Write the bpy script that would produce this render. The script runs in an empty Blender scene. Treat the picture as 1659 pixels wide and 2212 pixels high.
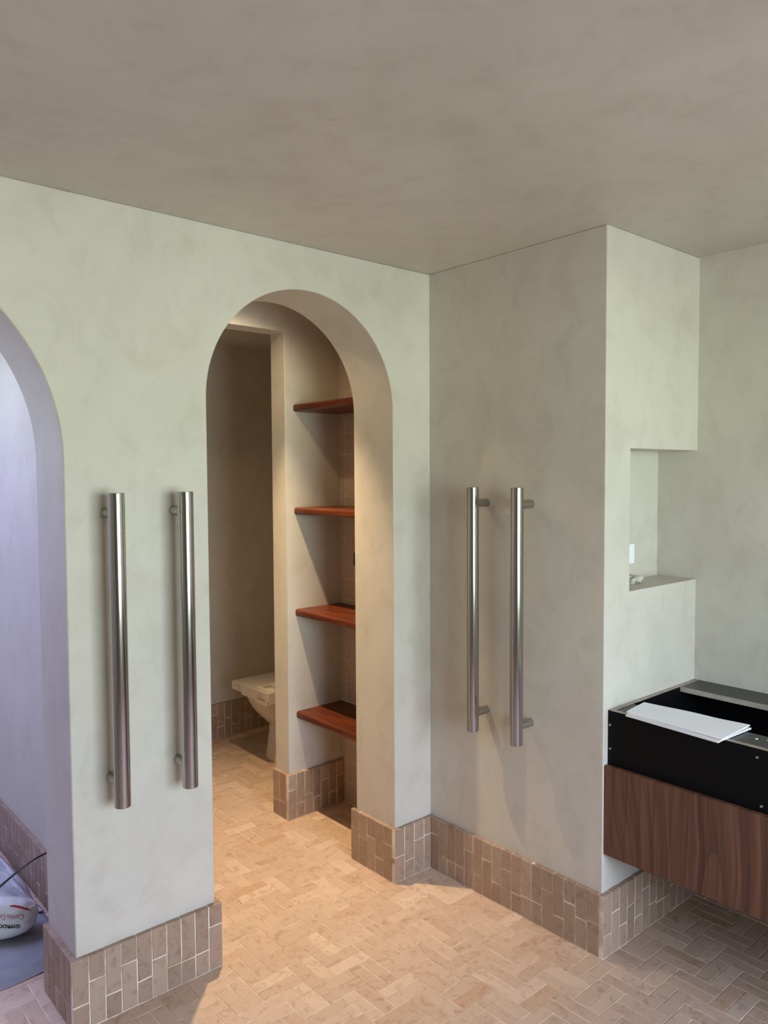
import bpy, bmesh, math, random
from mathutils import Vector, Matrix, noise
from mathutils.bvhtree import BVHTree

S = bpy.context.scene
C = S.collection
R = random.Random(7)

# ------------------------------------------------------------------ camera
cam_data = bpy.data.cameras.new('camera')
cam = bpy.data.objects.new('camera', cam_data)
C.objects.link(cam)
F_PX = 1671.1
cam_data.sensor_fit = 'VERTICAL'
cam_data.sensor_height = 36.0
cam_data.lens = 36.0 * F_PX / 2212.0
cam_data.clip_start = 0.05
yaw, pitch, roll = 0.7156, -0.0481, -0.0057
fw = Vector((math.sin(yaw) * math.cos(pitch), math.cos(yaw) * math.cos(pitch), math.sin(pitch)))
rt = fw.cross(Vector((0, 0, 1))).normalized()
up = rt.cross(fw)
rt, up = rt * math.cos(roll) + up * math.sin(roll), up * math.cos(roll) - rt * math.sin(roll)
cam.matrix_world = Matrix(((rt.x, up.x, -fw.x, -2.1836), (rt.y, up.y, -fw.y, -2.2300),
                           (rt.z, up.z, -fw.z, 1.6061), (0, 0, 0, 1)))
S.camera = cam

# ------------------------------------------------------------------ colour management
S.view_settings.view_transform = 'Standard'
S.view_settings.look = 'None'
S.view_settings.gamma = 1.0
S.view_settings.use_curve_mapping = False
S.view_settings.exposure = 0.0
S.cycles.max_bounces = 10
S.cycles.diffuse_bounces = 6
S.cycles.glossy_bounces = 4
S.cycles.use_denoising = True
S.cycles.sample_clamp_indirect = 6.0

# ------------------------------------------------------------------ daylight: sky, trees and lawn outside the windows
world = bpy.data.worlds.new('world')
S.world = world
world.use_nodes = True
nt = world.node_tree
nt.nodes.clear()
SKY_STRENGTH = 17.2
tc = nt.nodes.new('ShaderNodeTexCoord')
sx = nt.nodes.new('ShaderNodeSeparateXYZ')
nt.links.new(tc.outputs['Generated'], sx.inputs[0])
rz = nt.nodes.new('ShaderNodeMapRange')
rz.inputs['From Min'].default_value = -1.0
nt.links.new(sx.outputs['Z'], rz.inputs['Value'])


def ramp(stops):
    r = nt.nodes.new('ShaderNodeValToRGB')
    e = r.color_ramp.elements
    while len(e) > 1:
        e.remove(e[-1])
    for i, (p, c) in enumerate(stops):
        k = e[0] if i == 0 else e.new(p)
        k.position = p
        k.color = (*c, 1)
    return r


LAWN = (0.61, 0.73, 0.65)
EAVES = (0.17, 0.17, 0.185)
TREES = (0.60, 0.75, 0.64)
garden = ramp([(0.0, EAVES), (0.30, EAVES), (0.36, LAWN), (0.45, LAWN), (0.49, TREES), (0.53, TREES), (0.56, (0.66, 0.80, 0.99)), (0.72, (0.66, 0.81, 1.04)), (0.84, (0.38, 0.43, 0.90)), (1.0, (0.38, 0.43, 0.92))])
nt.links.new(rz.outputs[0], garden.inputs[0])
bg = nt.nodes.new('ShaderNodeBackground')
bg.inputs['Strength'].default_value = SKY_STRENGTH
nt.links.new(garden.outputs[0], bg.inputs['Color'])
wo = nt.nodes.new('ShaderNodeOutputWorld')
nt.links.new(bg.outputs[0], wo.inputs['Surface'])

# ------------------------------------------------------------------ plan of the place (metres)
H = 2.4
XL, X0, X1 = -1.4362, -0.988, -0.1962        # pier left edge, doorway jambs
WT = 0.242                                   # thickness of the arch wall
ZS, ZSL, RL = 1.852, 1.6582, 0.5837          # springing heights, left arch radius
RA = (X1 - X0) / 2
BY = -0.8107                                 # recess wall plane
DX = 0.6047                                  # vanity wall plane
XN, ZN0, ZN1, ND = 0.1492, 1.2073, 1.6896, 0.1586
EX = -1.285                                  # shower side wall
YF, XF, TF, HH = 0.7416, -0.1958, 0.1136, 2.2595
XG = 0.1166
YR = 1.9733
WX0, WX1 = -5.0, 0.9                         # room extents
WY = -3.7
SK, ST = 0.2151, 0.0174                      # skirting height, thickness

WIN = (-2.10, 0.08, 0.68, 2.18)              # garden window x0 x1 z0 z1 in the wall behind the viewer
SKYL = (-2.85, -1.90, 0.55, 1.75)            # roof light over the shower x0 x1 y0 y1


def portal(name, loc, rot, sx_, sy_):
    l = bpy.data.lights.new(name, 'AREA')
    l.shape = 'RECTANGLE'
    l.size, l.size_y = sx_, sy_
    l.cycles.is_portal = True
    o = bpy.data.objects.new(name, l)
    o.location, o.rotation_euler = loc, rot
    C.objects.link(o)


portal('garden_window_portal', ((WIN[0] + WIN[1]) / 2, WY - 0.13, (WIN[2] + WIN[3]) / 2), (math.pi / 2, 0, 0), WIN[1] - WIN[0], WIN[3] - WIN[2])
portal('shower_skylight_portal', ((SKYL[0] + SKYL[1]) / 2, (SKYL[2] + SKYL[3]) / 2, H + 0.13), (0, 0, 0), SKYL[1] - SKYL[0], SKYL[3] - SKYL[2])

# ceiling downlight in the little corridor behind the arch
LAMP = (-0.545, 0.47, 2.375)


def spot(name, power, deg, blend, col):
    l = bpy.data.lights.new(name, 'SPOT')
    l.energy = power
    l.spot_size = math.radians(deg)
    l.spot_blend = blend
    l.color = col
    l.shadow_soft_size = 0.02
    o = bpy.data.objects.new(name, l)
    o.location = LAMP
    C.objects.link(o)


WARM = (1.0, 0.74, 0.44)
spot('downlight_beam', 205.0, 75, 1.0, WARM)
spot('downlight_spill', 10.0, 160, 0.6, WARM)


# ------------------------------------------------------------------ materials
def new_mat(name):
    m = bpy.data.materials.new(name)
    m.use_nodes = True
    t = m.node_tree
    b = t.nodes['Principled BSDF']
    return m, t, b


def simple(name, col, rough=0.5, metal=0.0, spec=0.5):
    m, t, b = new_mat(name)
    b.inputs['Base Color'].default_value = (*col, 1)
    b.inputs['Roughness'].default_value = rough
    b.inputs['Metallic'].default_value = metal
    b.inputs['Specular IOR Level'].default_value = spec
    return m


def tex_noise(t, scale, detail=4, rough=0.55, src=None, dist=0.0):
    n = t.nodes.new('ShaderNodeTexNoise')
    n.inputs['Scale'].default_value = scale
    n.inputs['Detail'].default_value = detail
    n.inputs['Roughness'].default_value = rough
    n.inputs['Distortion'].default_value = dist
    if src:
        t.links.new(src, n.inputs['Vector'])
    return n


def cramp(t, src, stops):
    r = t.nodes.new('ShaderNodeValToRGB')
    e = r.color_ramp.elements
    while len(e) > 1:
        e.remove(e[-1])
    for i, (p, c) in enumerate(stops):
        k = e[0] if i == 0 else e.new(p)
        k.position = p
        k.color = (*c, 1)
    t.links.new(src, r.inputs[0])
    return r


def obj_coord(t, scale=(1, 1, 1)):
    c = t.nodes.new('ShaderNodeTexCoord')
    mp = t.nodes.new('ShaderNodeMapping')
    mp.inputs['Scale'].default_value = scale
    t.links.new(c.outputs['Object'], mp.inputs['Vector'])
    return mp.outputs[0]


def bump(t, b, src, strength, dist=0.002):
    n = t.nodes.new('ShaderNodeBump')
    n.inputs['Strength'].default_value = strength
    n.inputs['Distance'].default_value = dist
    t.links.new(src, n.inputs['Height'])
    t.links.new(n.outputs[0], b.inputs['Normal'])


def mixc(t, fac, a, b_, mode='MIX'):
    m = t.nodes.new('ShaderNodeMixRGB')
    m.blend_type = mode
    for i, v in enumerate((fac, a, b_)):
        if hasattr(v, 'is_output'):
            t.links.new(v, m.inputs[i])
        elif i == 0:
            m.inputs[0].default_value = v
        else:
            m.inputs[i].default_value = (*v, 1)
    return m.outputs[0]


def plaster(name, lo, hi, rough=0.5):
    m, t, b = new_mat(name)
    v = obj_coord(t)
    n1 = tex_noise(t, 1.7, 5, 0.6, v, 0.6)
    r1 = cramp(t, n1.outputs['Fac'], [(0.33, lo), (0.68, hi)])
    n2 = tex_noise(t, 9, 6, 0.65, obj_coord(t, (1.1, 1.1, 0.8)), 0.6)
    r2 = cramp(t, n2.outputs['Fac'], [(0.28, (0.83, 0.81, 0.78)), (0.50, (1, 1, 1)), (0.75, (1.03, 1.03, 1.03))])
    col = mixc(t, 0.6, r1.outputs[0], r2.outputs[0], 'MULTIPLY')
    t.links.new(col, b.inputs['Base Color'])
    rr = t.nodes.new('ShaderNodeMapRange')
    rr.inputs['To Min'].default_value = rough - 0.10
    rr.inputs['To Max'].default_value = rough + 0.12
    t.links.new(n2.outputs['Fac'], rr.inputs['Value'])
    t.links.new(rr.outputs[0], b.inputs['Roughness'])
    b.inputs['Specular IOR Level'].default_value = 0.35
    n3 = tex_noise(t, 22, 6, 0.7, obj_coord(t, (1, 1, 0.7)), 0.5)
    bump(t, b, n3.outputs['Fac'], 0.25, 0.0015)
    return m


M_PLASTER = plaster('polished_plaster', (0.535, 0.492, 0.424), (0.605, 0.560, 0.490))


def tile_mat(name, light, dark, rust, rough=0.5, mottle=0.6):
    m, t, b = new_mat(name)
    a = t.nodes.new('ShaderNodeVertexColor')
    a.layer_name = 'tint'
    s = t.nodes.new('ShaderNodeSeparateColor')
    t.links.new(a.outputs[0], s.inputs[0])
    v = obj_coord(t)
    ofs = t.nodes.new('ShaderNodeVectorMath')
    ofs.operation = 'ADD'
    t.links.new(v, ofs.inputs[0])
    t.links.new(a.outputs[0], ofs.inputs[1])
    base = mixc(t, s.outputs['Red'], dark, light)
    base = mixc(t, s.outputs['Green'], base, rust)
    n1 = tex_noise(t, 26, 6, 0.62, ofs.outputs[0], 1.2)
    r1 = cramp(t, n1.outputs['Fac'], [(0.33, (0.64, 0.55, 0.48)), (0.48, (1, 1, 1)), (0.62, (1.03, 1.02, 1.0)), (0.8, (1.1, 1.08, 1.06))])
    col = mixc(t, mottle, base, r1.outputs[0], 'MULTIPLY')
    n2 = tex_noise(t, 120, 3, 0.5, ofs.outputs[0])
    r2 = cramp(t, n2.outputs['Fac'], [(0.27, (0.72, 0.68, 0.62)), (0.36, (1, 1, 1))])
    col = mixc(t, mottle * 0.8, col, r2.outputs[0], 'MULTIPLY')
    t.links.new(col, b.inputs['Base Color'])
    rr = t.nodes.new('ShaderNodeMapRange')
    rr.inputs['To Min'].default_value = rough - 0.12
    rr.inputs['To Max'].default_value = rough + 0.15
    t.links.new(n1.outputs['Fac'], rr.inputs['Value'])
    t.links.new(rr.outputs[0], b.inputs['Roughness'])
    b.inputs['Specular IOR Level'].default_value = 0.35
    bump(t, b, n1.outputs['Fac'], 0.35, 0.0012)
    return m


M_FLOOR = tile_mat('floor_brick_tile', (0.64, 0.475, 0.355), (0.54, 0.38, 0.275), (0.50, 0.305, 0.195))
M_SKIRT = tile_mat('skirting_brick_tile', (0.415, 0.300, 0.220), (0.325, 0.225, 0.160), (0.36, 0.215, 0.130), 0.45)
M_WALLTILE = tile_mat('square_wall_tile', (0.50, 0.40, 0.33), (0.46, 0.36, 0.30), (0.47, 0.37, 0.30), 0.30, 0.25)
M_GROUT = None


def grout():
    m, t, b = new_mat('grout')
    n = tex_noise(t, 7, 4, 0.6, obj_coord(t))
    r = cramp(t, n.outputs['Fac'], [(0.40, (0.52, 0.40, 0.30)), (0.56, (0.80, 0.70, 0.59))])
    t.links.new(r.outputs[0], b.inputs['Base Color'])
    b.inputs['Roughness'].default_value = 0.85
    return m


M_GROUT = grout()


def steel():
    m, t, b = new_mat('brushed_steel')
    b.inputs['Base Color'].default_value = (0.47, 0.455, 0.43, 1)
    b.inputs['Metallic'].default_value = 1.0
    v = obj_coord(t, (260, 260, 1.2))
    n = tex_noise(t, 1.0, 3, 0.6, v)
    rr = t.nodes.new('ShaderNodeMapRange')
    rr.inputs['To Min'].default_value = 0.11
    rr.inputs['To Max'].default_value = 0.19
    t.links.new(n.outputs['Fac'], rr.inputs['Value'])
    t.links.new(rr.outputs[0], b.inputs['Roughness'])
    bump(t, b, n.outputs['Fac'], 0.06, 0.0004)
    return m


M_STEEL = steel()
M_POST = simple('satin_steel', (0.46, 0.45, 0.42), 0.34, 1.0)


def timber(name, dark, mid, light, scale, axis_scale, rough, coat=0.0):
    m, t, b = new_mat(name)
    v = obj_coord(t, axis_scale)
    n0 = tex_noise(t, scale * 0.35, 2, 0.5, v, 0.4)
    n1 = tex_noise(t, scale, 5, 0.6, v, 1.6)
    add = t.nodes.new('ShaderNodeMath')
    add.operation = 'ADD'
    t.links.new(n0.outputs['Fac'], add.inputs[0])
    t.links.new(n1.outputs['Fac'], add.inputs[1])
    half = t.nodes.new('ShaderNodeMath')
    half.operation = 'MULTIPLY'
    half.inputs[1].default_value = 0.5
    t.links.new(add.outputs[0], half.inputs[0])
    r = cramp(t, half.outputs[0], [(0.36, dark), (0.50, mid), (0.64, light)])
    n2 = tex_noise(t, scale * 6, 3, 0.6, v)
    r2 = cramp(t, n2.outputs['Fac'], [(0.35, (0.72, 0.70, 0.68)), (0.55, (1, 1, 1))])
    col = mixc(t, 0.6, r.outputs[0], r2.outputs[0], 'MULTIPLY')
    t.links.new(col, b.inputs['Base Color'])
    b.inputs['Roughness'].default_value = rough
    b.inputs['Specular IOR Level'].default_value = 0.32
    b.inputs['Coat Weight'].default_value = coat
    b.inputs['Coat Roughness'].default_value = 0.18
    bump(t, b, n2.outputs['Fac'], 0.1, 0.0006)
    return m


M_SHELF = timber('stained_pine', (0.060, 0.013, 0.004), (0.108, 0.021, 0.005), (0.155, 0.034, 0.008), 9, (6, 0.7, 6), 0.40, 0.12)


def walnut():
    m, t, b = new_mat('walnut_veneer')
    # wavering grain: the across-the-grain coordinate is nudged by slow noise
    v = obj_coord(t)
    slow = tex_noise(t, 1.0, 2, 0.5, obj_coord(t, (2.2, 2.2, 1.1)))
    sep = t.nodes.new('ShaderNodeSeparateXYZ')
    t.links.new(v, sep.inputs[0])
    ma = t.nodes.new('ShaderNodeMath')
    ma.operation = 'MULTIPLY_ADD'
    ma.inputs[1].default_value = 0.22
    t.links.new(slow.outputs['Fac'], ma.inputs[0])
    t.links.new(sep.outputs['Y'], ma.inputs[2])
    zz = t.nodes.new('ShaderNodeMath')
    zz.operation = 'MULTIPLY'
    zz.inputs[1].default_value = 0.018
    t.links.new(sep.outputs['Z'], zz.inputs[0])
    cb = t.nodes.new('ShaderNodeCombineXYZ')
    t.links.new(ma.outputs[0], cb.inputs['Y'])
    t.links.new(zz.outputs[0], cb.inputs['Z'])
    streak = tex_noise(t, 34, 6, 0.72, cb.outputs[0])
    # flame figure in the middle of the leaf
    mp = t.nodes.new('ShaderNodeMapping')
    mp.inputs['Location'].default_value = (0, 0.37, 0.035)
    mp.inputs['Scale'].default_value = (0, 1, 0.10)
    t.links.new(v, mp.inputs['Vector'])
    ring = t.nodes.new('ShaderNodeTexWave')
    ring.wave_type = 'RINGS'
    ring.rings_direction = 'X'
    ring.wave_profile = 'SAW'
    ring.inputs['Scale'].default_value = 6.5
    ring.inputs['Distortion'].default_value = 1.1
    ring.inputs['Detail'].default_value = 3.0
    ring.inputs['Detail Scale'].default_value = 2.0
    t.links.new(mp.outputs[0], ring.inputs['Vector'])
    r = cramp(t, streak.outputs['Fac'], [(0.30, (0.040, 0.016, 0.010)), (0.44, (0.088, 0.035, 0.020)), (0.56, (0.135, 0.057, 0.032)), (0.72, (0.185, 0.088, 0.052))])
    r2 = cramp(t, ring.outputs['Fac'], [(0.0, (0.62, 0.58, 0.55)), (0.22, (0.92, 0.90, 0.88)), (1.0, (1.15, 1.14, 1.12))])
    col = mixc(t, 0.75, r.outputs[0], r2.outputs[0], 'MULTIPLY')
    f = tex_noise(t, 1.0, 3, 0.6, obj_coord(t, (230, 230, 5)))
    r3 = cramp(t, f.outputs['Fac'], [(0.32, (0.68, 0.66, 0.64)), (0.55, (1.04, 1.04, 1.04))])
    col = mixc(t, 0.7, col, r3.outputs[0], 'MULTIPLY')
    t.links.new(col, b.inputs['Base Color'])
    b.inputs['Roughness'].default_value = 0.45
    return m


M_WALNUT = walnut()
M_BLACK = simple('black_board', (0.0035, 0.0035, 0.004), 0.55, 0, 0.12)
M_RAIL = simple('dark_grey_laminate', (0.030, 0.032, 0.030), 0.40, 0, 0.5)
M_PLY = timber('plywood_edge', (0.30, 0.25, 0.20), (0.42, 0.36, 0.29), (0.52, 0.45, 0.37), 14, (1, 1, 8), 0.6)
M_SCREW = simple('screw_steel', (0.35, 0.30, 0.27), 0.4, 1.0)
M_PAPER = simple('white_paper', (0.90, 0.91, 0.95), 0.75, 0, 0.2)
M_PAPER2 = simple('creased_paper', (0.78, 0.76, 0.79), 0.75, 0, 0.2)
M_CERAMIC = simple('white_ceramic', (0.58, 0.54, 0.50), 0.2, 0, 0.5)
M_CARD = simple('pale_cardboard', (0.58, 0.51, 0.44), 0.8, 0, 0.2)
M_LABEL = simple('printed_label', (0.76, 0.69, 0.56), 0.7, 0, 0.2)
M_INK = simple('dark_ink', (0.03, 0.028, 0.026), 0.7, 0, 0.2)
M_INKGREY = simple('grey_ink', (0.30, 0.28, 0.26), 0.7, 0, 0.2)
M_REDINK = simple('red_ink', (0.36, 0.025, 0.045), 0.7, 0, 0.2)
M_SWITCH = simple('white_plastic', (0.84, 0.86, 0.90), 0.35)
M_CABLE = simple('black_cable', (0.008, 0.008, 0.009), 0.35)
M_FRAME = simple('window_aluminium', (0.05, 0.05, 0.05), 0.4)


def fabric(name, lo, hi, scale, rough=0.8):
    m, t, b = new_mat(name)
    v = obj_coord(t)
    n = tex_noise(t, scale, 5, 0.6, v, 0.5)
    r = cramp(t, n.outputs['Fac'], [(0.35, lo), (0.65, hi)])
    t.links.new(r.outputs[0], b.inputs['Base Color'])
    b.inputs['Roughness'].default_value = rough
    n2 = tex_noise(t, scale * 5, 5, 0.6, v)
    bump(t, b, n2.outputs['Fac'], 0.4, 0.002)
    return m


M_BAG = fabric('paper_sack', (0.50, 0.50, 0.47), (0.68, 0.68, 0.67), 11, 0.6)
M_SHEET = fabric('plastic_dust_sheet', (0.40, 0.39, 0.40), (0.56, 0.55, 0.57), 9, 0.35)
M_CLOTH = fabric('grey_ground_sheet', (0.22, 0.22, 0.23), (0.29, 0.28, 0.29), 7, 0.8)


# ------------------------------------------------------------------ mesh helpers
def link(name, bm, mat, parent=None, smooth=None, bevel=0.0, seg=2):
    me = bpy.data.meshes.new(name)
    bm.normal_update()
    bm.to_mesh(me)
    bm.free()
    for m in (mat if isinstance(mat, (list, tuple)) else [mat]):
        me.materials.append(m)
    o = bpy.data.objects.new(name, me)
    C.objects.link(o)
    if parent:
        o.parent = parent
    if smooth is not None:
        for p in me.polygons:
            p.use_smooth = True
        me.set_sharp_from_angle(angle=math.radians(smooth))
    if bevel:
        b = o.modifiers.new('bevel', 'BEVEL')
        b.width = bevel
        b.segments = seg
        b.limit_method = 'ANGLE'
        b.angle_limit = math.radians(40)
        b.harden_normals = False
    return o


def thing(name, label, cat, loc=(0, 0, 0), group=None):
    o = bpy.data.objects.new(name, None)
    o.empty_display_size = 0.05
    o.location = loc
    C.objects.link(o)
    tag(o, label, cat, group)
    return o


def tag(o, label, cat, group=None):
    o['label'] = label
    o['category'] = cat
    if group:
        o['group'] = group
    return o


def struct(o):
    o['kind'] = 'structure'
    return o


def add_box(bm, x0, x1, y0, y1, z0, z1, mi=0):
    v = [bm.verts.new(p) for p in ((x0, y0, z0), (x1, y0, z0), (x1, y1, z0), (x0, y1, z0),
                                   (x0, y0, z1), (x1, y0, z1), (x1, y1, z1), (x0, y1, z1))]
    for f in ((0, 3, 2, 1), (4, 5, 6, 7), (0, 1, 5, 4), (1, 2, 6, 5), (2, 3, 7, 6), (3, 0, 4, 7)):
        fc = bm.faces.new([v[i] for i in f])
        fc.material_index = mi
    return v


def box(*a):
    bm = bmesh.new()
    add_box(bm, *a)
    return bm


def extrude_xz(outline, y0, y1):
    """solid whose front outline lies in the xz plane"""
    bm = bmesh.new()
    a = [bm.verts.new((x, y0, z)) for x, z in outline]
    b = [bm.verts.new((x, y1, z)) for x, z in outline]
    bm.faces.new(a)
    bm.faces.new(list(reversed(b)))
    n = len(a)
    for i in range(n):
        j = (i + 1) % n
        bm.faces.new((a[j], a[i], b[i], b[j]))
    bmesh.ops.recalc_face_normals(bm, faces=bm.faces)
    return bm


def lathe(bm, profile, seg=32, mat=None, mi=0):
    """profile of (radius, height) turned about local z, then moved by mat"""
    mat = mat or Matrix()
    rings = []
    for r, z in profile:
        if r < 1e-6:
            rings.append([bm.verts.new(mat @ Vector((0, 0, z)))])
        else:
            rings.append([bm.verts.new(mat @ Vector((r * math.cos(2 * math.pi * k / seg), r * math.sin(2 * math.pi * k / seg), z))) for k in range(seg)])
    for a, b in zip(rings, rings[1:]):
        for k in range(seg):
            j = (k + 1) % seg
            if len(a) == 1 and len(b) == 1:
                continue
            if len(a) == 1:
                f = bm.faces.new((a[0], b[j], b[k]))
            elif len(b) == 1:
                f = bm.faces.new((a[k], a[j], b[0]))
            else:
                f = bm.faces.new((a[k], a[j], b[j], b[k]))
            f.material_index = mi
    return bm


def boolean_cut(o, boxes):
    dg = bpy.context.evaluated_depsgraph_get
    for bx in boxes:
        c = link('cutter', box(*bx), M_PLASTER)
        m = o.modifiers.new('cut', 'BOOLEAN')
        m.operation = 'DIFFERENCE'
        m.solver = 'EXACT'
        m.object = c
        d = dg()
        d.update()
        me = bpy.data.meshes.new_from_object(o.evaluated_get(d))
        o.modifiers.remove(m)
        old = o.data
        o.data = me
        bpy.data.meshes.remove(old)
        cm = c.data
        bpy.data.objects.remove(c)
        bpy.data.meshes.remove(cm)
    return o


def add_bevel(o, w, seg=2):
    b = o.modifiers.new('bevel', 'BEVEL')
    b.width, b.segments, b.limit_method, b.angle_limit = w, seg, 'ANGLE', math.radians(40)


# ------------------------------------------------------------------ walls
def arch(x0, x1, zs, n=48):
    """points from the foot of the left jamb over the arch to the foot of the right jamb"""
    r = (x1 - x0) / 2
    xc = (x0 + x1) / 2
    pts = [(x0, 0)]
    for k in range(n + 1):
        a = math.pi - math.pi * k / n
        pts.append((xc + r * math.cos(a), zs + r * math.sin(a)))
    pts.append((x1, 0))
    return pts


outline = [(WX0, 0)] + arch(XL - 2 * RL, XL, ZSL) + arch(X0, X1, ZS) + [(0.60, 0), (0.60, H), (WX0, H)]
struct(link('wall_front', extrude_xz(outline, 0, WT), M_PLASTER, None, 30, 0.004))

o = link('wall_recess', box(0, 0.70, BY, 0.1, 0, H), M_PLASTER)
boolean_cut(o, [(XN, 0.8, BY - 0.1, BY + ND, ZN0, ZN1)])
add_bevel(o, 0.0035)
struct(o)
struct(link('wall_right', box(DX, DX + 0.2, WY - 0.1, 0.1, 0, H), M_PLASTER))

# shower room beyond the left arch
struct(link('wall_shower_side', box(EX, -1.06, WT - 0.02, 2.1, 0, H), M_PLASTER))
struct(link('wall_shower_back', box(-3.1, EX + 0.05, 2.0, 2.12, 0, H), M_PLASTER))
o = link('wall_shower_window', box(-3.10, -2.95, WT - 0.02, 2.1, 0, H), M_PLASTER)
struct(o)

# corridor and toilet room beyond the middle arch
outline = [(XF, 0), (0.75, 0), (0.75, H), (-1.1, H), (-1.1, HH), (XF, HH)]
struct(link('wall_shelf_pier', extrude_xz(outline, YF, YF + TF), M_PLASTER, None, 30, 0.003))
struct(link('wall_toilet_back', box(-1.1, 0.75, YR, YR + 0.12, 0, H), M_PLASTER))
struct(link('wall_toilet_side', box(0.63, 0.75, YF + 0.05, YR + 0.05, 0, H), M_PLASTER))

# the room on the viewer's side
o = link('wall_back', box(WX0 - 0.15, DX + 0.2, WY - 0.15, WY, 0, H), M_PLASTER)
boolean_cut(o, [(WIN[0], WIN[1], WY - 0.4, WY + 0.2, WIN[2], WIN[3])])
struct(o)
struct(link('wall_left', box(WX0 - 0.15, WX0, WY - 0.1, 0.1, 0, H), M_PLASTER))
o = link('ceiling', box(WX0 - 0.15, DX + 0.2, WY - 0.15, 2.12, H, H + 0.12), M_PLASTER)
boolean_cut(o, [(SKYL[0], SKYL[1], SKYL[2], SKYL[3], H - 0.2, H + 0.3)])
struct(o)


def window_frame(name, horiz, a0, a1, z0, z1, pos, mull):
    bm = bmesh.new()
    w, d = 0.05, 0.03

    def bar(p0, p1, q0, q1):
        if horiz:
            add_box(bm, p0, p1, pos - d, pos + d, q0, q1)
        else:
            add_box(bm, pos - d, pos + d, p0, p1, q0, q1)
    bar(a0, a1, z0, z0 + w)
    bar(a0, a1, z1 - w, z1)
    bar(a0, a0 + w, z0, z1)
    bar(a1 - w, a1, z0, z1)
    for m in mull:
        bar(m - w / 2, m + w / 2, z0, z1)
    struct(link(name, bm, M_FRAME))


window_frame('window_1', True, WIN[0], WIN[1], WIN[2], WIN[3], WY - 0.06, [-1.0])
bm = bmesh.new()
for a in ((SKYL[0], SKYL[1], SKYL[2], SKYL[2] + 0.04), (SKYL[0], SKYL[1], SKYL[3] - 0.04, SKYL[3]),
          (SKYL[0], SKYL[0] + 0.04, SKYL[2], SKYL[3]), (SKYL[1] - 0.04, SKYL[1], SKYL[2], SKYL[3])):
    add_box(bm, *a, H + 0.06, H + 0.11)
struct(link('window_2', bm, M_FRAME))


# ------------------------------------------------------------------ brick tiles
def add_tile(bm, col, origin, u, v, n, u0, u1, v0, v1, th, gap, jit, tint, ch=0.0016):
    """one hand-made tile in the plane origin + u,v, sticking out th along n"""
    g = gap / 2
    cs = []
    for a, b in ((u0 + g, v0 + g), (u1 - g, v0 + g), (u1 - g, v1 - g), (u0 + g, v1 - g)):
        cs.append((a + R.uniform(-jit, jit), b + R.uniform(-jit, jit)))
    cu = sum(c[0] for c in cs) / 4
    cv = sum(c[1] for c in cs) / 4
    tilt = [R.uniform(-0.0004, 0.0004) for _ in range(4)]
    lo, mid, hi = [], [], []
    for (a, b), tl in zip(cs, tilt):
        ai = a - math.copysign(ch, a - cu)
        bi = b - math.copysign(ch, b - cv)
        lo.append(bm.verts.new(origin + u * a + v * b))
        mid.append(bm.verts.new(origin + u * a + v * b + n * (th - ch)))
        hi.append(bm.verts.new(origin + u * ai + v * bi + n * (th + tl)))
    fs = [bm.faces.new(hi)]
    for k in range(4):
        j = (k + 1) % 4
        fs.append(bm.faces.new((lo[k], lo[j], mid[j], mid[k])))
        fs.append(bm.faces.new((mid[k], mid[j], hi[j], hi[k])))
    for f in fs:
        for l in f.loops:
            l[col] = tint


def tint(rust=0.10):
    r = min(1, max(0, R.gauss(0.55, 0.3)))
    g = R.uniform(0.35, 0.9) if R.random() < rust else R.uniform(0, 0.15)
    return (r, g, R.random(), 1)


PITCH = 0.0477
UP = Vector((0, 0, 1))


def baseboard(name, runs, flip=0):
    """runs: (start, end, outward normal) along the foot of a wall, tiles standing upright"""
    bm = bmesh.new()
    col = bm.loops.layers.color.new('tint')
    for (ax, ay), (bx, by), (nx, ny) in runs:
        a, b = Vector((ax, ay, 0)), Vector((bx, by, 0))
        L = (b - a).length
        u = (b - a).normalized()
        n = Vector((nx, ny, 0))
        if u.cross(UP).dot(n) < 0:
            a, b, u = b, a, -u
        k = max(1, round(L / PITCH))
        w = L / k
        for i in range(k):
            third = SK / 3 * R.uniform(0.92, 1.1)
            sp = (SK - third) if (i + flip) % 2 == 0 else third
            if R.random() < 0.12:
                sp = SK - sp
            if R.random() < 0.12:
                sp = SK / 2 * R.uniform(0.85, 1.15)
            for z0, z1 in ((0.0, sp), (sp, SK)):
                add_tile(bm, col, a, u, UP, n, i * w, (i + 1) * w, z0 + 0.001, z1, ST, 0.0026, 0.0008, tint(0.08))
        # grout bed behind and between the tiles
        g0 = a + u * 0.0008
        g1 = b - u * 0.0008
        q = ST - 0.0017
        vs = []
        for z in (0, SK - 0.002):
            for p, d in ((g0, 0), (g1, 0), (g1, q), (g0, q)):
                vs.append(bm.verts.new(p + n * d + UP * z))
        for f in ((4, 5, 6, 7), (2, 3, 7, 6), (1, 2, 6, 5), (3, 0, 4, 7), (0, 1, 5, 4)):
            fc = bm.faces.new([vs[i] for i in f])
            fc.material_index = 1
            for l in fc.loops:
                l[col] = (0.5, 0.5, 0.5, 1)
    bmesh.ops.recalc_face_normals(bm, faces=bm.faces)
    return struct(link(name, bm, [M_SKIRT, M_GROUT]))


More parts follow.
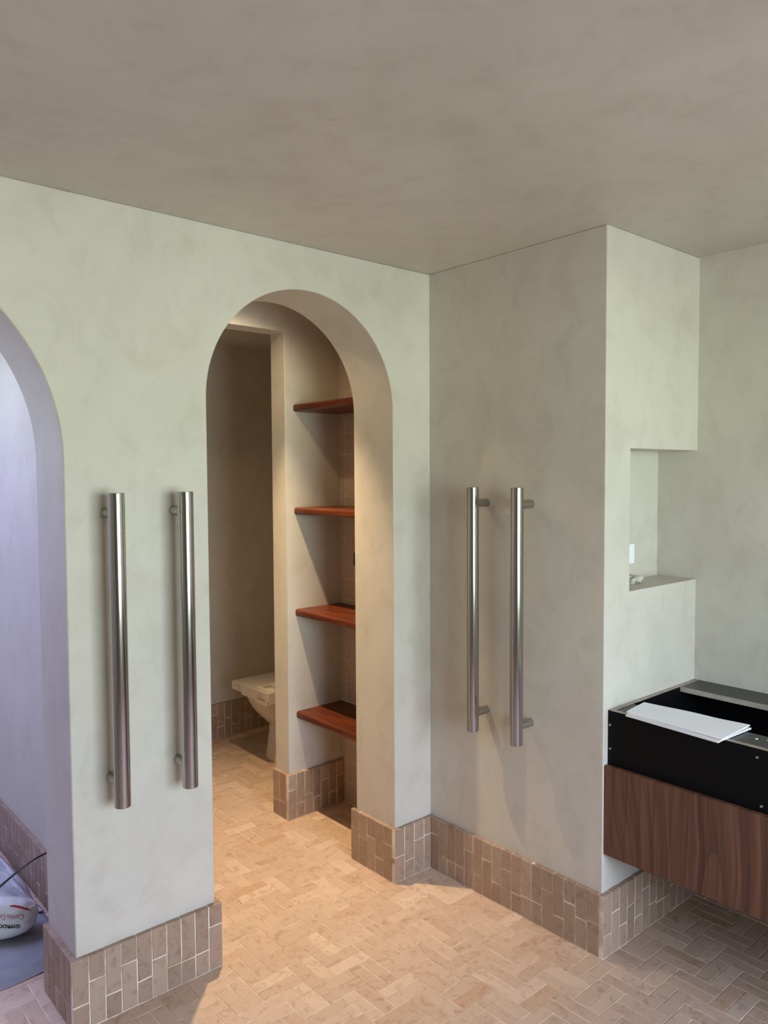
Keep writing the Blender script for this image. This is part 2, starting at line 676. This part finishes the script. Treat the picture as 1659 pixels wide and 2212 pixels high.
t_ = ST
baseboard('baseboard_pier', [((XL, WT), (XL, 0), (-1, 0)), ((XL - t_, 0), (X0 + t_, 0), (0, -1)), ((X0, 0), (X0, WT), (1, 0))], 1)
baseboard('baseboard_jamb', [((X1, WT + t_), (X1, 0), (-1, 0)), ((X1 - t_, 0), (0, 0), (0, -1))])
baseboard('baseboard_return', [((0, -t_), (0, BY), (-1, 0))])
baseboard('baseboard_recess', [((-t_, BY), (DX, BY), (0, -1))], 1)
baseboard('baseboard_right', [((DX, BY - t_), (DX, WY), (-1, 0))])
baseboard('baseboard_shower', [((EX, WT), (EX, 2.0), (-1, 0))])
baseboard('baseboard_shelf', [((XF, YF + TF), (XF, YF), (-1, 0)), ((XF - t_, YF), (XG, YF), (0, -1))])
baseboard('baseboard_toilet', [((-1.06, YR), (0.63, YR), (0, -1))], 1)

# floor: double herringbone of long hand-made bricks on a grout bed
bm = bmesh.new()
col = bm.loops.layers.color.new('tint')
X, Y = Vector((1, 0, 0)), Vector((0, 1, 0))
BW, BL = 0.0945, 0.1425
O3 = Vector((0, 0, -0.009))
fx0, fx1, fy0, fy1 = WX0, 0.66, WY, 2.05
ox, oy = -0.012, -1.017


def floor_brick(x, y, lx, ly):
    if x + lx < fx0 or x > fx1 or y + ly < fy0 or y > fy1:
        return
    if lx > ly:
        h = ly / 2
        parts = [(x, x + lx, y, y + h), (x, x + lx, y + h, y + ly)]
    else:
        h = lx / 2
        parts = [(x, x + h, y, y + ly), (x + h, x + lx, y, y + ly)]
    for p in parts:
        add_tile(bm, col, O3, X, Y, UP, *p, 0.009, 0.0020, 0.0008, tint(0.14), 0.0012)


N = 75
for j in range(-N, N):
    for i in range(-N, N):
        cx = ox + i * BW + j * (BL + BW)
        cy = oy + i * BW + j * (BW - BL)
        floor_brick(cx, cy, BL, BW)
        floor_brick(cx + BL, cy + BW - BL, BW, BL)
vs = [bm.verts.new(p) for p in ((fx0, fy0, -0.0016), (fx1 + .1, fy0, -0.0016), (fx1 + .1, fy1, -0.0016), (fx0, fy1, -0.0016))]
f = bm.faces.new(vs)
f.material_index = 1
struct(link('floor', bm, [M_FLOOR, M_GROUT]))

# square glazed tiles on the wall behind the shelves
bm = bmesh.new()
col = bm.loops.layers.color.new('tint')
og = Vector((XG + 0.008, YF, 0))
for i in range(-1, 6):
    for j in range(25):
        y0 = max(0.0, i * 0.1 - 0.062)
        y1 = min(YF - WT + 0.02, (i + 1) * 0.1 - 0.062)
        z0 = max(0.0, j * 0.1 - 0.094)
        z1 = min(H, (j + 1) * 0.1 - 0.094)
        if y1 - y0 > 0.01 and z1 - z0 > 0.01:
            add_tile(bm, col, og, Vector((0, -1, 0)), UP, Vector((-1, 0, 0)), y0, y1, z0, z1, 0.008, 0.0022, 0.0003, tint(0.0), 0.0012)
add_box(bm, XG + 0.0012, 0.25, WT - 0.03, YF + 0.02, 0, H, 1)
bmesh.ops.recalc_face_normals(bm, faces=bm.faces)
struct(link('wall_tiled', bm, [M_WALLTILE, M_GROUT]))


# ------------------------------------------------------------------ pull handles
def make_handle():
    root = thing('pull_handle', '', 'handle')
    bm = bmesh.new()
    lathe(bm, [(0, 0), (0.0222, 0), (0.0236, 0.0014), (0.0236, 0.9026), (0.0222, 0.904), (0, 0.904)], 48)
    o = link('bar', bm, M_STEEL, root, 40)
    o.location = (0, -0.08, 0)
    for z in (0.064, 0.845):
        bm = bmesh.new()
        mt = Matrix.Rotation(math.pi / 2, 4, 'X')
        lathe(bm, [(0.0152, 0), (0.0152, 0.078)], 32, mt)
        p = link('post', bm, M_POST, root, 40)
        p.location = (0, 0, z)
    return root


def copy_tree(o):
    c = o.copy()
    C.objects.link(c)
    for ch in list(o.children):
        k = ch.copy()
        C.objects.link(k)
        k.parent = c
        for g in list(ch.children):
            q = g.copy()
            C.objects.link(q)
            q.parent = k
    return c


proto = make_handle()
hs = [(-1.3195, 0, 0, 'long steel pull handle on the pier, next to the lavender shower arch'),
      (-1.107, 0, 0, 'long steel pull handle on the pier, beside the doorway to the toilet'),
      (0, -0.304, 1, 'long steel pull handle on the shaded wall, beside the inner corner of the room'),
      (0, -0.511, 1, 'long steel pull handle on the shaded wall, the one nearer the vanity cabinet')]
for i, (x, y, turn, lab) in enumerate(hs):
    o = proto if i == 0 else copy_tree(proto)
    o.location = (x, y, 0.655)
    o.rotation_euler = (0, 0, -math.pi / 2 if turn else 0)
    tag(o, lab, 'handle', 'steel pull handles')

# ------------------------------------------------------------------ timber shelves
def shelf_mesh():
    bm = bmesh.new()
    L, D, T, r = YF - WT, XG + 0.150, 0.034, 0.011
    prof = [(D, -T), (D, 0)]
    for k in range(7):
        a = math.pi / 2 + k * math.pi / 12
        prof.append((r + r * math.cos(a), -r + r * math.sin(a)))
    for k in range(7):
        a = math.pi + k * math.pi / 12
        prof.append((r + r * math.cos(a), -T + r + r * math.sin(a)))
    a_ = [bm.verts.new((x, 0, z)) for x, z in prof]
    b_ = [bm.verts.new((x, L, z)) for x, z in prof]
    bm.faces.new(a_)
    bm.faces.new(list(reversed(b_)))
    for i in range(len(prof)):
        j = (i + 1) % len(prof)
        bm.faces.new((a_[j], a_[i], b_[i], b_[j]))
    bmesh.ops.recalc_face_normals(bm, faces=bm.faces)
    return bm


sh = link('wall_shelf', shelf_mesh(), M_SHELF, None, 40)
for i, (z, lab) in enumerate([(1.9323, 'topmost red-brown timber shelf behind the arch, seen from below'),
                              (1.4572, 'red-brown timber shelf second from the top, at eye level behind the arch'),
                              (0.9835, 'red-brown timber shelf third from the top behind the arch'),
                              (0.5011, 'lowest red-brown timber shelf, just above the tiled skirting behind the arch')]):
    o = sh if i == 0 else sh.copy()
    if i:
        C.objects.link(o)
    o.location = (-0.150, WT, z)
    tag(o, lab, 'shelf', 'timber shelves behind the arch')

# small black fitting on the tiled wall between the shelves
bm = box(XG - 0.010, XG, 0.555, 0.628, 1.178, 1.238)
tag(link('wall_plate', bm, M_CABLE, None, None, 0.002), 'small black fitting on the tiled wall between two shelves', 'wall fitting')

# ------------------------------------------------------------------ toilet
TY = 1.43
toilet = thing('toilet', 'white ceramic toilet pan standing in the dim room behind the arch', 'toilet', (0.150, TY, 0))


def ring_loft(bm, rings):
    vs = [[bm.verts.new(p) for p in r] for r in rings]
    n = len(vs[0])
    for a, b in zip(vs, vs[1:]):
        for k in range(n):
            j = (k + 1) % n
            bm.faces.new((a[k], a[j], b[j], b[k]))
    bm.faces.new(list(reversed(vs[0])))
    bm.faces.new(vs[-1])
    bmesh.ops.recalc_face_normals(bm, faces=bm.faces)


def d_ring(xf, xb, hw, z, n=40, e=2.3):
    """plan outline: rounded nose at xf, square-ish back at xb"""
    pts = []
    c = xf + hw * 1.15 if xf + hw * 1.15 < xb - 0.02 else xb - 0.02
    for k in range(n):
        a = 2 * math.pi * k / n
        ca, sa = math.cos(a), math.sin(a)
        if ca < 0:
            x = c - (c - xf) * abs(ca) ** (2 / e)
        else:
            x = c + (xb - c) * abs(ca) ** (2 / 6)
        y = hw * math.copysign(abs(sa) ** (2 / (e if ca < 0 else 6)), sa)
        pts.append((x, y, z))
    return pts


bm = bmesh.new()
rings = []
for z, xf, hw in ((0.195, 0.02, 0.105), (0.205, 0.0, 0.112), (0.225, -0.018, 0.120), (0.262, -0.056, 0.138), (0.305, -0.092, 0.153),
                  (0.345, -0.115, 0.163), (0.372, -0.126, 0.168), (0.388, -0.130, 0.170), (0.392, -0.127, 0.168)):
    rings.append(d_ring(xf, 0.475, hw, z))
ring_loft(bm, rings)
link('bowl', bm, M_CERAMIC, toilet, 50)
bm = bmesh.new()
rings = []
for z, xf, hw in ((0.0, -0.012, 0.105), (0.012, -0.016, 0.108), (0.03, -0.016, 0.107), (0.10, -0.006, 0.098), (0.17, 0.004, 0.096), (0.20, 0.006, 0.098), (0.215, 0.006, 0.10)):
    rings.append(d_ring(xf, 0.470, hw, z))
ring_loft(bm, rings)
link('pedestal', bm, M_CERAMIC, toilet, 50)
bm = bmesh.new()
lathe(bm, [(0, 0), (0.006, 0), (0.006, 0.003), (0, 0.003)], 14, Matrix.Translation((0.07, -0.0995, 0.12)) @ Matrix.Rotation(math.pi / 2, 4, 'X'))
lathe(bm, [(0, 0), (0.004, 0), (0.004, 0.003), (0, 0.003)], 14, Matrix.Translation((0.055, -0.0985, 0.145)) @ Matrix.Rotation(math.pi / 2, 4, 'X'))
link('fixing_hole', bm, M_INK, toilet)

# folded carton lid laid over the pan
KX, KY0, KY1, KZ = 0.016, 1.252, 1.628, 0.442
carton = thing('carton', 'pale cardboard carton lid laid over the toilet pan', 'cardboard box', (KX, KY0, 0.39))
th = 0.004


def carton_local(bm, x0, x1, y0, y1, z0, z1):
    add_box(bm, x0 - KX, x1 - KX, y0 - KY0, y1 - KY0, z0 - 0.39, z1 - 0.39)


bm = bmesh.new()
carton_local(bm, KX, 0.55, KY0, KY1, 0.393, KZ)
link('tray', bm, M_CARD, carton, None, 0.004)
for nm, a in (('front_flap', (KX - th, KX, KY0 + 0.005, 1.375, 0.372, KZ - 0.001)),
              ('front_flap', (KX - th - 0.001, KX - 0.001, 1.378, 1.515, 0.385, KZ)),
              ('front_flap', (KX - th, KX, 1.518, KY1 - 0.003, 0.398, KZ)),
              ('side_flap', (KX + 0.004, 0.30, KY0 - th, KY0, 0.380, KZ))):
    bm = bmesh.new()
    carton_local(bm, *a)
    link(nm, bm, M_CARD, carton, None, 0.0012)
bm = bmesh.new()
carton_local(bm, 0.045, 0.26, 1.275, 1.42, KZ, KZ + 0.0012)
lb = link('paper_label', bm, M_LABEL, carton)
bm = bmesh.new()
carton_local(bm, 0.10, 0.16, 1.285, 1.33, KZ + 0.0012, KZ + 0.0020)
for k in range(4):
    carton_local(bm, 0.07 + k * 0.014, 0.074 + k * 0.014, 1.345, 1.40, KZ + 0.0012, KZ + 0.0018)
bm2 = bmesh.new()
link('print', bm, M_INK, lb)
bm2.free()
# marks printed on the front flaps
flaps = [c for c in carton.children if c.name.startswith('front_flap')]
marks = {0: ((1.276, 1.352, 0.4035, 0.4075), (1.276, 1.352, 0.398, 0.4015), (1.300, 1.340, 0.4155, 0.4175), (1.312, 1.322, 0.426, 0.434)),
         2: ((1.532, 1.541, 0.407, 0.434), (1.552, 1.580, 0.429, 0.432), (1.555, 1.578, 0.4225, 0.424))}
for fi, ms in marks.items():
    for y0, y1, z0, z1 in ms:
        bm = bmesh.new()
        carton_local(bm, KX - th - 0.0008, KX - th + 0.0002, y0, y1, z0, z1)
        link('printed_mark', bm, M_INKGREY, flaps[fi])

# ------------------------------------------------------------------ vanity cabinet on the side wall
VX, VZ, VZB = 0.025, 0.8268, 0.647
VY0, VY1 = BY - 0.001, -2.35
PT = 0.018
van = thing('vanity_cabinet', 'wall-hung black vanity carcass with a walnut drawer front and open top', 'cabinet', (VX, VY0, 0.35))


def vbox(name, mat, x0, x1, y0, y1, z0, z1, bevel=0.0006, parent=None):
    bm = box(x0 - VX, x1 - VX, y0 - VY0, y1 - VY0, z0 - 0.35, z1 - 0.35)
    bmesh.ops.recalc_face_normals(bm, faces=bm.faces)
    return link(name, bm, mat, parent or van, None, bevel, 1)


vbox('front_panel', M_BLACK, VX, VX + PT, VY1, VY0, 0.36, VZ - 0.0008)
vbox('side_panel', M_BLACK, VX + PT, DX - 0.001, VY0 - PT, VY0, 0.36, VZ - 0.0008)
vbox('side_panel', M_BLACK, VX + PT, DX - 0.001, VY1, VY1 + PT, 0.36, VZ - 0.0008)
vbox('bottom_panel', M_BLACK, VX + PT, DX - 0.001, VY1 + PT, VY0 - PT, 0.36, 0.378)
vbox('back_panel', M_BLACK, DX - 0.012, DX - 0.001, VY1 + PT, VY0 - PT, 0.378, VZ - 0.0185)
# bare plywood edges of the boards
vbox('panel_edge', M_PLY, VX + 0.0002, VX + PT, VY1, VY0 - 0.0002, VZ - 0.0008, VZ, 0)
vbox('panel_edge', M_PLY, VX + PT, DX - 0.001, VY0 - PT, VY0 - 0.0002, VZ - 0.0008, VZ, 0)
vbox('front_rail', M_RAIL, VX + PT, 0.148, VY1 + PT, VY0 - PT, VZ - 0.0195, VZ - 0.0015)
vbox('back_rail', M_RAIL, 0.4652, DX - 0.001, VY1 + PT, VY0 - PT, VZ - 0.0185, VZ - 0.0005)
vbox('rail_edge', M_PLY, 0.4640, 0.4652, VY1 + PT, VY0 - PT, VZ - 0.0185, VZ - 0.0005, 0)
df = vbox('drawer_front', M_WALNUT, 0.0045, VX - 0.001, VY1 - 0.002, VY0, 0.3465, 0.6457, 0.001)
for y, z in ((-0.819, 0.778), (-0.820, 0.699), (-1.294, 0.800), (-1.308, 0.663), (-1.75, 0.80), (-1.75, 0.663)):
    bm = bmesh.new()
    mt = Matrix.Translation((0, y - VY0, z - 0.35)) @ Matrix.Rotation(-math.pi / 2, 4, 'Y')
    lathe(bm, [(0, 0.0004), (0.0012, 0.0004), (0.0018, 0.0012), (0.0036, 0.0010), (0.0042, 0)], 16, mt)
    link('screw', bm, M_SCREW, van, 40)
for x, y, r in ((0.105, -1.258, 0.0042), (0.118, -1.285, 0.0028), (0.088, -1.30, 0.0018)):
    bm = bmesh.new()
    lathe(bm, [(r, 0), (r * 0.8, r * 0.35), (0, r * 0.5)], 12, Matrix.Translation((x - VX, y - VY0, VZ - 0.0015 - 0.35)))
    link('paint_drop', bm, M_SWITCH, van, 60)


# ------------------------------------------------------------------ papers on the vanity
def sheet_mesh(corners, z, th, nu=24, nv=14, wav=0.0012, seed=0, droop=0.0, fold=None):
    """thin block of sheets over a quad given by 4 plan corners, with soft waves"""
    bm = bmesh.new()
    a, b, c, d = [Vector((*p, 0)) for p in corners]

    def P(u, v):
        return (a * (1 - u) + b * u) * (1 - v) + (d * (1 - u) + c * u) * v
    top, bot = [], []
    for i in range(nu + 1):
        rt_, rb_ = [], []
        for j in range(nv + 1):
            u, v = i / nu, j / nv
            p = P(u, v)
            w = noise.noise(Vector((p.x * 9 + seed, p.y * 9, seed * 1.7))) * wav
            w -= droop * max(0.0, (0.18 - v) / 0.18) ** 2
            rt_.append(bm.verts.new((p.x, p.y, z + th + w)))
            rb_.append(bm.verts.new((p.x, p.y, z + w * 0.6)))
        top.append(rt_)
        bot.append(rb_)
    for i in range(nu):
        for j in range(nv):
            bm.faces.new((top[i][j], top[i + 1][j], top[i + 1][j + 1], top[i][j + 1]))
            bm.faces.new((bot[i][j], bot[i][j + 1], bot[i + 1][j + 1], bot[i + 1][j]))
    for i in range(nu):
        bm.faces.new((top[i][0], bot[i][0], bot[i + 1][0], top[i + 1][0]))
        bm.faces.new((top[i][nv], top[i + 1][nv], bot[i + 1][nv], bot[i][nv]))
    for j in range(nv):
        bm.faces.new((top[0][j], top[0][j + 1], bot[0][j + 1], bot[0][j]))
        bm.faces.new((top[nu][j], bot[nu][j], bot[nu][j + 1], top[nu][j + 1]))
    bmesh.ops.recalc_face_normals(bm, faces=bm.faces)
    return bm


o = link('paper_sheaf', sheet_mesh([(0.010, -0.885), (-0.014, -1.200), (0.175, -1.212), (0.150, -0.870)], VZ + 0.0006, 0.0045, seed=3, droop=0.003), M_PAPER2, None, 40)
tag(o, 'folded sheaf of paper on the vanity, under the clean top sheets, overhanging its edge', 'paper')
o = link('paper_sheaf', sheet_mesh([(0.030, -0.876), (0.000, -1.205), (0.186, -1.203), (0.163, -0.861)], VZ + 0.0065, 0.0032, wav=0.0018, seed=8, droop=0.0015), M_PAPER, None, 40)
tag(o, 'clean white top sheets of paper lying on the folded sheaf on the vanity', 'paper')

# ------------------------------------------------------------------ niche: switch plate and crumpled rag
NY = BY + ND
sw = thing('switch_plate', 'white switch plate on the back of the wall niche', 'switch', (0.385, NY, 1.305))
bm = box(-0.045, 0.045, -0.007, 0, -0.037, 0.037)
link('plate', bm, M_SWITCH, sw, None, 0.002)
bm = box(-0.008, 0.008, -0.010, -0.007, -0.014, 0.014)
link('rocker', bm, M_SWITCH, sw, None, 0.001)


def blob(name, loc, size, amp, freq, seed, mat, sub=4):
    bm = bmesh.new()
    bmesh.ops.create_icosphere(bm, subdivisions=sub, radius=1.0)
    for v in bm.verts:
        p = v.co.copy()
        k = 1 + amp * noise.turbulence(p * freq + Vector((seed, seed, 0)), 4, False) - amp * 0.4
        v.co = Vector((p.x * size[0] * k, p.y * size[1] * k, max(p.z * size[2] * k, -size[2] * 0.55)))
    zmin = min(v.co.z for v in bm.verts)
    for v in bm.verts:
        v.co.z -= zmin
    o = link(name, bm, mat, None, 60)
    o.location = loc
    return o


tag(blob('crumpled_rag', (0.338, -0.705, ZN0), (0.042, 0.040, 0.022), 0.5, 1.6, 3.0, M_PLASTER), 'small crumpled pale rag on the sill of the wall niche', 'rag')


# ------------------------------------------------------------------ things lying in the shower room
# flat ground sheet
def cloth(name, x0, x1, y0, y1, nx, ny, hfun, mat):
    bm = bmesh.new()
    g = []
    for i in range(nx + 1):
        row = []
        for j in range(ny + 1):
            x = x0 + (x1 - x0) * i / nx
            y = y0 + (y1 - y0) * j / ny
            row.append(bm.verts.new(hfun(x, y)))
        g.append(row)
    for i in range(nx):
        for j in range(ny):
            bm.faces.new((g[i][j], g[i + 1][j], g[i + 1][j + 1], g[i][j + 1]))
    bmesh.ops.recalc_face_normals(bm, faces=bm.faces)
    for f in bm.faces:
        if f.normal.z < 0:
            f.normal_flip()
    o = link(name, bm, mat, None, 75)
    s = o.modifiers.new('thickness', 'SOLIDIFY')
    s.thickness = 0.0015
    s.offset = 1
    return o


def ground(x, y):
    e = 0.345 + 0.02 * math.sin(x * 9) + 0.06 * (-1.45 - x)
    yy = max(y, e)
    fold = math.exp(-((yy - e - 0.055 - 0.25 * max(0, -1.42 - x)) / 0.022) ** 2) * 0.012
    w = abs(noise.noise(Vector((x * 6, y * 6, 2.0)))) * 0.005
    return (x, yy, 0.001 + fold + w)


tag(cloth('ground_sheet', -2.4, -1.315, 0.32, 1.25, 70, 60, ground, M_CLOTH), 'grey cloth ground sheet spread on the shower floor under the plaster sack', 'dust sheet')


def rumple(x, y):
    n = noise.turbulence(Vector((x * 4.5 + y * 2.0, y * 3.0, 5.0)), 3, False)
    r = abs(noise.noise(Vector((x * 9 - y * 5, y * 7 + x * 4, 1.0))))
    edge = min(1.0, max(0.0, (-1.318 - x) / 0.05)) * min(1.0, max(0.0, (y - 0.68) / 0.06))
    h = 0.012 + edge * (0.02 + 0.075 * n + 0.07 * r)
    xo = min(-1.312, x + 0.01 * math.sin(y * 14))
    near = 0.69 + 0.17 * min(1.0, max(0.0, (-1.335 - x) / 0.05))
    return (xo, near + (y - 0.68) * (1.75 - near) / 1.07, h)


tag(cloth('dust_sheet', -2.1, -1.312, 0.68, 1.75, 90, 110, rumple, M_SHEET), 'crumpled translucent plastic dust sheet heaped along the shower skirting', 'dust sheet')

# plaster sack lying on its side, printed end towards the room, lettering upside down
BX, BYC, BZ = -1.506, 0.661, 0.010
sack = thing('plaster_sack', 'white paper sack with upside-down red and black lettering, lying in the shower', 'sack', (BX, BYC, BZ))
sack.rotation_euler = (0, 0, math.radians(-39))
bm = bmesh.new()
bmesh.ops.create_icosphere(bm, subdivisions=6, radius=1.0)
hx, hy, hz = 0.167, 0.081, 0.0765
for v in bm.verts:
    p = v.co.normalized()
    rxy = (abs(p.x) ** 2.3 + abs(p.y) ** 2.3) ** (1 / 2.3)
    s = (rxy ** 3 + abs(p.z) ** 3) ** (-1 / 3)
    q = p * s
    k = noise.turbulence(q * 2.2 + Vector((4, 1, 7)), 4, True)
    cr = abs(noise.noise(q * 5.0 + Vector((1, 9, 2)))) * 0.03 + k * 0.022
    q = q * (1 - cr)
    z = q.z * hz
    if q.z > 0:
        z *= 1.0 + 0.12 * max(0, -q.y) - 0.55 * max(0, q.y + 0.35)
    v.co = Vector((q.x * hx, q.y * hy, max(z + hz, 0.0)))
body = link('bag', bm, M_BAG, sack, 60)
dg = bpy.context.evaluated_depsgraph_get()
bmt = bmesh.new()
bmt.from_mesh(body.data)
tree = BVHTree.FromBMesh(bmt)


def print_on_sack(name, bm, mat):
    """drape flat lettering (local x,z) on the sack's front"""
    bmesh.ops.triangulate(bm, faces=bm.faces)
    bmesh.ops.subdivide_edges(bm, edges=[e for e in bm.edges if e.calc_length() > 0.006], cuts=1)
    for v in bm.verts:
        h = tree.ray_cast(Vector((v.co.x, -1.0, v.co.z)), Vector((0, 1, 0)))
        if h[0] is not None:
            v.co = h[0] + Vector((0, -0.0010, 0.0002))
    bmesh.ops.recalc_face_normals(bm, faces=bm.faces)
    return link(name, bm, mat, sack)


def text_bm(body_, size, right, ztop, sx_=1.0, bold=0.0):
    cu = bpy.data.curves.new('lettering', 'FONT')
    cu.body = body_
    cu.size = size
    cu.offset = bold
    cu.resolution_u = 3
    ob = bpy.data.objects.new('lettering', cu)
    C.objects.link(ob)
    d = bpy.context.evaluated_depsgraph_get()
    d.update()
    me = bpy.data.meshes.new_from_object(ob.evaluated_get(d))
    bpy.data.objects.remove(ob)
    bpy.data.curves.remove(cu)
    b = bmesh.new()
    b.from_mesh(me)
    bpy.data.meshes.remove(me)
    for v in b.verts:
        x, y = v.co.x * sx_, v.co.y
        v.co = Vector((right - x, 0, ztop - y + 0.235 * x))     # turned through 180 degrees
    return b


TXT = (0.131, 0.066, 0.141, 0.097)
print_on_sack('black_lettering', text_bm('GYPROCK', 0.0175, TXT[0], TXT[1], 0.90, 0.0008), M_INK)
print_on_sack('red_lettering', text_bm('Cornice Cement', 0.0225, TXT[2], TXT[3], 0.64, 0.0), M_REDINK)
bm = bmesh.new()
strip = []
for k in range(13):
    u = k / 12
    x = 0.098 + 0.060 * u
    z = 0.132 - 0.032 * u ** 1.8
    w = 0.003 + 0.003 * u * (1 - u) * 4
    strip.append((bm.verts.new((x, 0, z - w / 2)), bm.verts.new((x, 0, z + w / 2))))
for a, b in zip(strip, strip[1:]):
    bm.faces.new((a[0], b[0], b[1], a[1]))
print_on_sack('red_band', bm, M_REDINK)
bmt.free()

# black cable from behind the pier
cu = bpy.data.curves.new('power_cable', 'CURVE')
cu.dimensions = '3D'
cu.bevel_depth = 0.0036
cu.bevel_resolution = 4
sp = cu.splines.new('NURBS')
pts = [(-1.345, 0.262, 0.385), (-1.355, 0.31, 0.383), (-1.375, 0.37, 0.375), (-1.405, 0.40, 0.361), (-1.454, 0.40, 0.343), (-1.50, 0.40, 0.318),
       (-1.57, 0.41, 0.27), (-1.68, 0.44, 0.17), (-1.78, 0.48, 0.06), (-1.84, 0.52, 0.022), (-1.95, 0.56, 0.018)]
sp.points.add(len(pts) - 1)
for p_, q in zip(sp.points, pts):
    p_.co = (*q, 1)
sp.use_endpoint_u = True
sp.order_u = 4
o = bpy.data.objects.new('cable_curve', cu)
C.objects.link(o)
d = bpy.context.evaluated_depsgraph_get()
d.update()
me = bpy.data.meshes.new_from_object(o.evaluated_get(d))
bpy.data.objects.remove(o)
bpy.data.curves.remove(cu)
for p_ in me.polygons:
    p_.use_smooth = True
me.materials.clear()
me.materials.append(M_CABLE)
o = bpy.data.objects.new('power_cable', me)
C.objects.link(o)
tag(o, 'thin black cable curving out from behind the pier above the plaster sack', 'cable')
